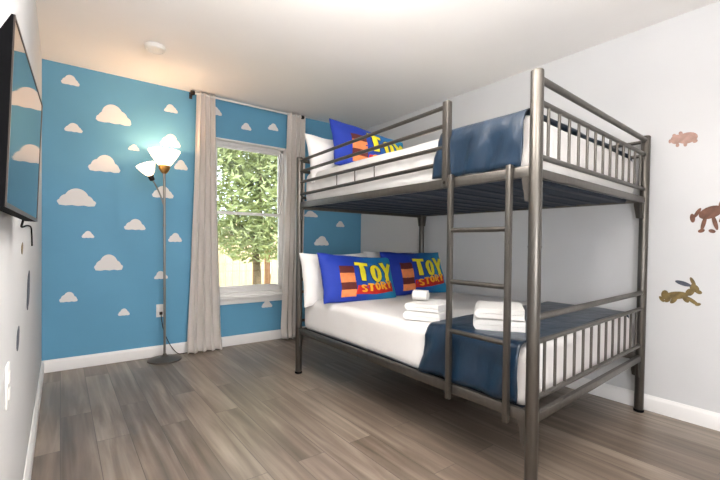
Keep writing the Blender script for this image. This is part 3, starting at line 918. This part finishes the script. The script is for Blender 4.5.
def on_pillow(o, S, name, polys, m, lift, w, h):
    """flat polygons in pillow (u, v) laid on the front surface"""
    bm = bmesh.new()
    for P in polys:
        t = bmesh.new()
        t.faces.new([t.verts.new((u, v, 0)) for u, v in P])
        bmesh.ops.triangulate(t, faces=t.faces)
        for _ in range(6):
            es = [e for e in t.edges if e.calc_length() > .09]
            if not es: break
            bmesh.ops.subdivide_edges(t, edges=es, cuts=1)
            bmesh.ops.triangulate(t, faces=t.faces)
        merge(bm, t)
    for v in bm.verts:
        u_, v_ = v.co.x, v.co.y
        e = .01
        p = S(u_, v_, 1)
        n = (S(u_ + e, v_, 1) - p).cross(S(u_, v_ + e, 1) - p).normalized()
        v.co = p + n * lift
    me = bpy.data.meshes.new(name); bm.normal_update(); bm.to_mesh(me); bm.free(); me.materials.append(m)
    me.polygons.foreach_set('use_smooth', [True] * len(me.polygons))
    c = bpy.data.objects.new(name, me); COL.objects.link(c); c.parent = o
    return c

def stroke(p, q, t):
    p = Vector(p); q = Vector(q); d = (q - p).normalized(); n = Vector((-d.y, d.x)) * t / 2
    return [tuple(p + n), tuple(p - n), tuple(q - n), tuple(q + n)]
def ring(cx, cy, rx, ry, t, a0=0, a1=360, n=18):
    """thick arc as quads"""
    out = []
    for k in range(n):
        A = math.radians(a0 + (a1 - a0) * k / n); B = math.radians(a0 + (a1 - a0) * (k + 1) / n)
        f = lambda a, s: (cx + (rx + s * t / 2) * math.cos(a), cy + (ry + s * t / 2) * math.sin(a))
        out.append([f(A, -1), f(A, 1), f(B, 1), f(B, -1)])
    return out
def letter(ch, x, y, w, h, t):
    """blocky capital built from strokes; x, y = lower left"""
    X = lambda a: x + w * a; Y = lambda c: y + h * c
    if ch == 'T':
        return [stroke((X(0), Y(1) - t / 2), (X(1), Y(1) - t / 2), t), stroke((X(.5), Y(0)), (X(.5), Y(1) - t), t)]
    if ch == 'O':
        return ring(X(.5), Y(.5), w / 2 - t / 2, h / 2 - t / 2, t)
    if ch == 'Y':
        return [stroke((X(.5), Y(0)), (X(.5), Y(.5)), t), stroke((X(.5), Y(.44)), (X(.06), Y(1)), t), stroke((X(.5), Y(.44)), (X(.94), Y(1)), t)]
    if ch == 'S':
        return ring(X(.5), Y(.73), w / 2 - t / 2, h * .27 - t / 2, t, 20, 270, 12) + ring(X(.5), Y(.27), w / 2 - t / 2, h * .27 - t / 2, t, -160, 90, 12)
    if ch == 'R':
        return [stroke((X(0) + t / 2, Y(0)), (X(0) + t / 2, Y(1)), t), stroke((X(.48), Y(.45)), (X(.95), Y(0)), t),
                stroke((X(0) + t, Y(1) - t / 2), (X(.5), Y(1) - t / 2), t), stroke((X(0) + t, Y(.5)), (X(.5), Y(.5)), t)] + ring(X(.5), Y(.75) - t / 4, w * .5 - t / 2, h * .25 - t / 4, t, -90, 90, 8)
    return []

def printed_pillow(c, w, h, t, lean, yaw, roll, label, seed):
    o, S = pillow(c, w, h, t, lean, yaw, roll, M['print'], label, 'blue printed pillows', seed)
    # red band behind the lower word, plain round patch at the left (generic print)
    band = [(-.20, -.40), (.40, -.34), (.86, -.20), (.84, -.56), (.30, -.74), (-.26, -.76)]
    on_pillow(o, S, 'red_band', [band], M['red'], .0012, w, h)
    for nm, v0, v1, mm in (('brown_stripe', .10, .40, 'brown'), ('orange_stripe', -.28, .10, 'orange'), ('red_stripe', -.56, -.28, 'brown'), ('tan_stripe', -.84, -.56, 'orange')):
        on_pillow(o, S, nm, [[(-.62, v0), (-.24, v0), (-.24, v1), (-.62, v1)]], M[mm], .0012, w, h)
    for ch, x, y, ww, hh in (('T', -.22, -.24, .40, .84), ('O', .17, -.27, .38, .80), ('Y', .53, -.20, .38, .84)):
        on_pillow(o, S, 'lettering', letter(ch, x, y, ww, hh, .175), M['ink'], .0020, w, h)
    for ch, x, y, ww, hh in (('T', -.20, -.21, .36, .78), ('O', .19, -.24, .34, .74), ('Y', .55, -.17, .34, .78)):
        on_pillow(o, S, 'lettering', letter(ch, x, y, ww, hh, .135), M['yellow'], .0034, w, h)
    for k, ch in enumerate('STORY'):
        on_pillow(o, S, 'lettering', letter(ch, -.12 + .19 * k, -.68 + .055 * k, .17, .32, .066), M['amber'], .0034, w, h)
    return o
# white pillows against the headboards, printed ones in front
pillow(Vector((1.800, 2.690, .755)), .66, .42, .17, .20, .0, .0, M['pillow'], 'white pillow standing at the outer left end of the lower bunk', 'white pillows', 1.0)
pillow(Vector((2.430, 2.700, .765)), .66, .42, .17, .20, .0, .0, M['pillow'], 'white pillow behind the right blue printed pillow on lower bunk', 'white pillows', 2.0)
printed_pillow(Vector((1.840, 2.455, .765)), .68, .395, .15, .42, -.02, .075, 'blue printed pillow at the left on the lower bunk', 3.1)
printed_pillow(Vector((2.470, 2.480, .785)), .70, .395, .15, .36, -.02, .01, 'blue printed pillow at the right on the lower bunk', 4.4)
pillow(Vector((1.845, 2.690, 1.685)), .66, .42, .16, .30, .0, .02, M['pillow'], 'white pillow on upper bunk behind the printed pillow', 'white pillows', 5.0)
printed_pillow(Vector((2.000, 2.520, 1.770)), .74, .43, .15, .42, -.02, .13, 'blue printed pillow leaning on the upper bunk above the rails', 6.3)

# ------------------------------------------------------------------ towels
def towel(c, w, d, layers, th, yaw, label, seed):
    """one towel folded into layers: a serpentine strip seen from its folded edge"""
    bm = bmesh.new(); P = []
    pitch = th
    for k in range(layers):
        z = pitch * (k + .5)
        xs = [-d / 2 + d * i / 8 for i in range(9)]
        if k % 2: xs = xs[::-1]
        P += [(x, z) for x in xs]
        if k < layers - 1:
            s = 1 if k % 2 == 0 else -1
            for i in range(1, 5):
                a = -PI / 2 + PI * i / 5
                P.append((s * (d / 2 + pitch / 2 * math.cos(a)), pitch * (k + 1) + pitch / 2 * math.sin(a)))
    # ribbon with thickness
    n = len(P); up = []; dn = []
    for i in range(n):
        a = Vector(P[max(i - 1, 0)]); b_ = Vector(P[min(i + 1, n - 1)])
        t = (b_ - a).normalized(); nn = Vector((-t.y, t.x)) * (pitch * .46)
        up.append(Vector(P[i]) + nn); dn.append(Vector(P[i]) - nn)
    loop = up + dn[::-1]
    m = 14
    rings = []
    for j in range(m + 1):
        s = -w / 2 + w * j / m
        k = 1 - .04 * (abs(2 * j / m - 1) ** 6)
        rings.append([bm.verts.new((p.x * k + .003 * nz(p.x * 20, s * 8, seed), s, max(0, p.y + .003 * nz(p.x * 9, s * 9, seed + 2)))) for p in loop])
    q = len(loop)
    for j in range(m):
        for i in range(q):
            bm.faces.new((rings[j][i], rings[j][(i + 1) % q], rings[j + 1][(i + 1) % q], rings[j + 1][i]))
    for rr in (rings[0], rings[-1]):
        for i in range(n - 1):
            f = (rr[i], rr[i + 1], rr[q - 2 - i], rr[q - 1 - i])
            bm.faces.new(f)
    bmesh.ops.recalc_face_normals(bm, faces=bm.faces)
    o = obj('folded_towel', bm, M['towel'], None, (0, 0, 0), ang=60)
    o.location = c; o.rotation_euler = (0, 0, yaw)
    return tag(o, label, 'towel', 'white folded towels on the lower bunk')
ya = -.95
towel(Vector((1.800, 1.190, .6265)), .30, .22, 2, .026, ya + PI / 2 + PI / 2, 'white folded towel, lower of two stacked on the navy throw', 1)
towel(Vector((1.800, 1.190, .683)), .29, .21, 2, .024, ya + PI / 2 + PI / 2, 'white folded towel, upper of two stacked on the navy throw', 2)
towel(Vector((1.725, 1.600, .6125)), .27, .20, 2, .024, -1.15 + PI, 'white folded towel, lower of two beside the throw near pillows', 3)
towel(Vector((1.725, 1.600, .664)), .25, .19, 2, .020, -1.2 + PI, 'white folded towel, upper of two beside the throw near pillows', 4)
# small rolled washcloth on the left pile
bm = bmesh.new()
def roll(u, v):
    a = u * 2 * PI * 3.2; r = .009 + .021 * u
    return Vector((r * math.cos(a), r * math.sin(a), -.045 + .09 * v))
grid(bm, roll, 70, 6)
o = obj('rolled_washcloth', bm, M['towel'], None, (0, 0, 0), ang=180); solid(o, .004, 0)
o.location = (1.700, 1.66, .737); o.rotation_euler = (PI / 2, 0, .5)
tag(o, 'little rolled white washcloth lying on top of the left towel pile', 'washcloth')

# ------------------------------------------------------------------ outside the window
b = bmesh.new(); box(b, (-6, D + T + .02, -.42), (14, 16, -.30)); g = struct('ground', b, M['soil'], smooth=False)
fence = thing('garden_fence', (4.0, 10.0, -.30), 'pale wooden board fence outside the window beyond the tree', 'fence')
xs = 1.5; k = 0
while xs < 7.2:
    dark = abs(xs - 3.99) < .02 or abs(xs - 4.35) < .02
    wd = .18
    b = bmesh.new(); box(b, (xs, 10.0 + (.02 if dark else 0), -.30), (xs + wd - .006, 10.025 + (.02 if dark else 0), 1.55 + .02 * math.sin(k * 2.1)), .004)
    obj('board', b, M['fence_dark' if dark else 'fence'], fence)
    xs += .18; k += 1
    if abs(xs - 3.99) < .09: xs = 3.99
for z in (.05, 1.2):
    b = bmesh.new(); box(b, (1.5, 10.046, z), (7.2, 10.10, z + .09)); obj('cross_rail', b, M['fence'], fence)

tree = thing('garden_tree', (3.05, 7.4, -.30), 'leafy green tree standing outside the window before the fence', 'tree')
b = bmesh.new(); path_tube(b, [(3.05, 7.4, -.30), (3.08, 7.42, .4), (3.02, 7.40, 1.0), (3.1, 7.38, 1.6), (3.05, 7.4, 2.4)], lambda t: .085 - .05 * t, 12)
obj('trunk', b, M['bark'], tree)
for p in ([(3.03, 7.4, .95), (2.7, 7.3, 1.35), (2.45, 7.2, 1.9)], [(3.06, 7.4, 1.1), (3.4, 7.5, 1.5), (3.75, 7.5, 2.1)], [(3.08, 7.4, 1.5), (3.0, 7.1, 1.9), (2.9, 6.9, 2.5)], [(3.08, 7.4, 1.6), (3.3, 7.6, 2.2), (3.4, 7.7, 2.9)]):
    b = bmesh.new(); path_tube(b, p, lambda t: .035 - .022 * t, 8); obj('branch', b, M['bark'], tree)
bm = bmesh.new(); rnd = random.Random(3)
blobs = [(3.05, 7.4, 1.55, 1.0, .95), (2.65, 7.2, 2.1, .75, .75), (3.5, 7.5, 2.2, .85, .85), (3.0, 7.3, 2.9, .95, .8), (2.75, 7.3, 1.15, .55, .45), (3.5, 7.4, 1.25, .65, .5), (3.9, 7.6, 2.9, .7, .7), (2.5, 7.2, 2.75, .5, .5)]
for i in range(8500):
    bx_, by_, bz_, rx_, rz_ = rnd.choices(blobs, weights=[q[3] ** 2 for q in blobs])[0]
    while True:
        d = Vector((rnd.uniform(-1, 1), rnd.uniform(-1, 1), rnd.uniform(-1, 1)))
        if .25 < d.length < 1: break
    c = Vector((bx_ + d.x * rx_, by_ + d.y * rx_ * .8, bz_ + d.z * rz_))
    ax_ = Vector((rnd.gauss(0, 1), rnd.gauss(0, 1), rnd.gauss(0, .6))).normalized()
    s_ = frame_for(ax_)[0]; s_.rotate(Matrix.Rotation(rnd.uniform(0, 6.28), 3, ax_))
    up_ = ax_.cross(s_)
    L_ = rnd.uniform(.06, .105); W_ = L_ * .3
    P = [c - ax_ * L_, c + s_ * W_ - ax_ * L_ * .1 + up_ * .006, c + ax_ * L_, c - s_ * W_ - ax_ * L_ * .1 + up_ * .006]
    bm.faces.new([bm.verts.new(p) for p in P])
fo = obj('foliage', bm, M['leaf'], tree, smooth=False)

sun = bpy.data.lights.new('sun', 'SUN'); sun.energy = 6.0; sun.angle = .02; sun.color = (1, .95, .86)
so = bpy.data.objects.new('sun', sun); COL.objects.link(so)
so.rotation_euler = Vector((-.35, .62, -.72)).to_track_quat('-Z', 'Y').to_euler()
wd = bpy.data.worlds.new('sky'); SC.world = wd; wd.use_nodes = True
bg = wd.node_tree.nodes['Background']; bg.inputs['Color'].default_value = (.86, .93, 1.0, 1); bg.inputs['Strength'].default_value = 4.5

# ------------------------------------------------------------------ camera
f, yaw, cyp, roll_, pitch = 397.894, .64505, 248.253, .010759, .012572
r0 = Vector((math.cos(yaw), -math.sin(yaw), 0)); d0 = Vector((math.sin(yaw), math.cos(yaw), 0)); Z = Vector((0, 0, 1))
F = d0 * math.cos(pitch) - Z * math.sin(pitch); U = d0 * math.sin(pitch) + Z * math.cos(pitch)
RX = r0 * math.cos(roll_) + U * math.sin(roll_); UY = U * math.cos(roll_) - r0 * math.sin(roll_)
cam = bpy.data.cameras.new('camera'); cam.sensor_fit = 'HORIZONTAL'; cam.sensor_width = 36; cam.lens = 36 * f / 720
cam.shift_y = (cyp - 240) / 720; cam.clip_start = .01
co = bpy.data.objects.new('camera', cam); COL.objects.link(co)
mw = Matrix((RX, UY, -F)).transposed().to_4x4(); mw.translation = (0, 0, 1.0402)
co.matrix_world = mw
SC.camera = co
SC.view_settings.view_transform = 'Standard'
SC.view_settings.look = 'None'
SC.view_settings.gamma = 1.0
SC.view_settings.use_curve_mapping = False
SC.view_settings.exposure = 0.12
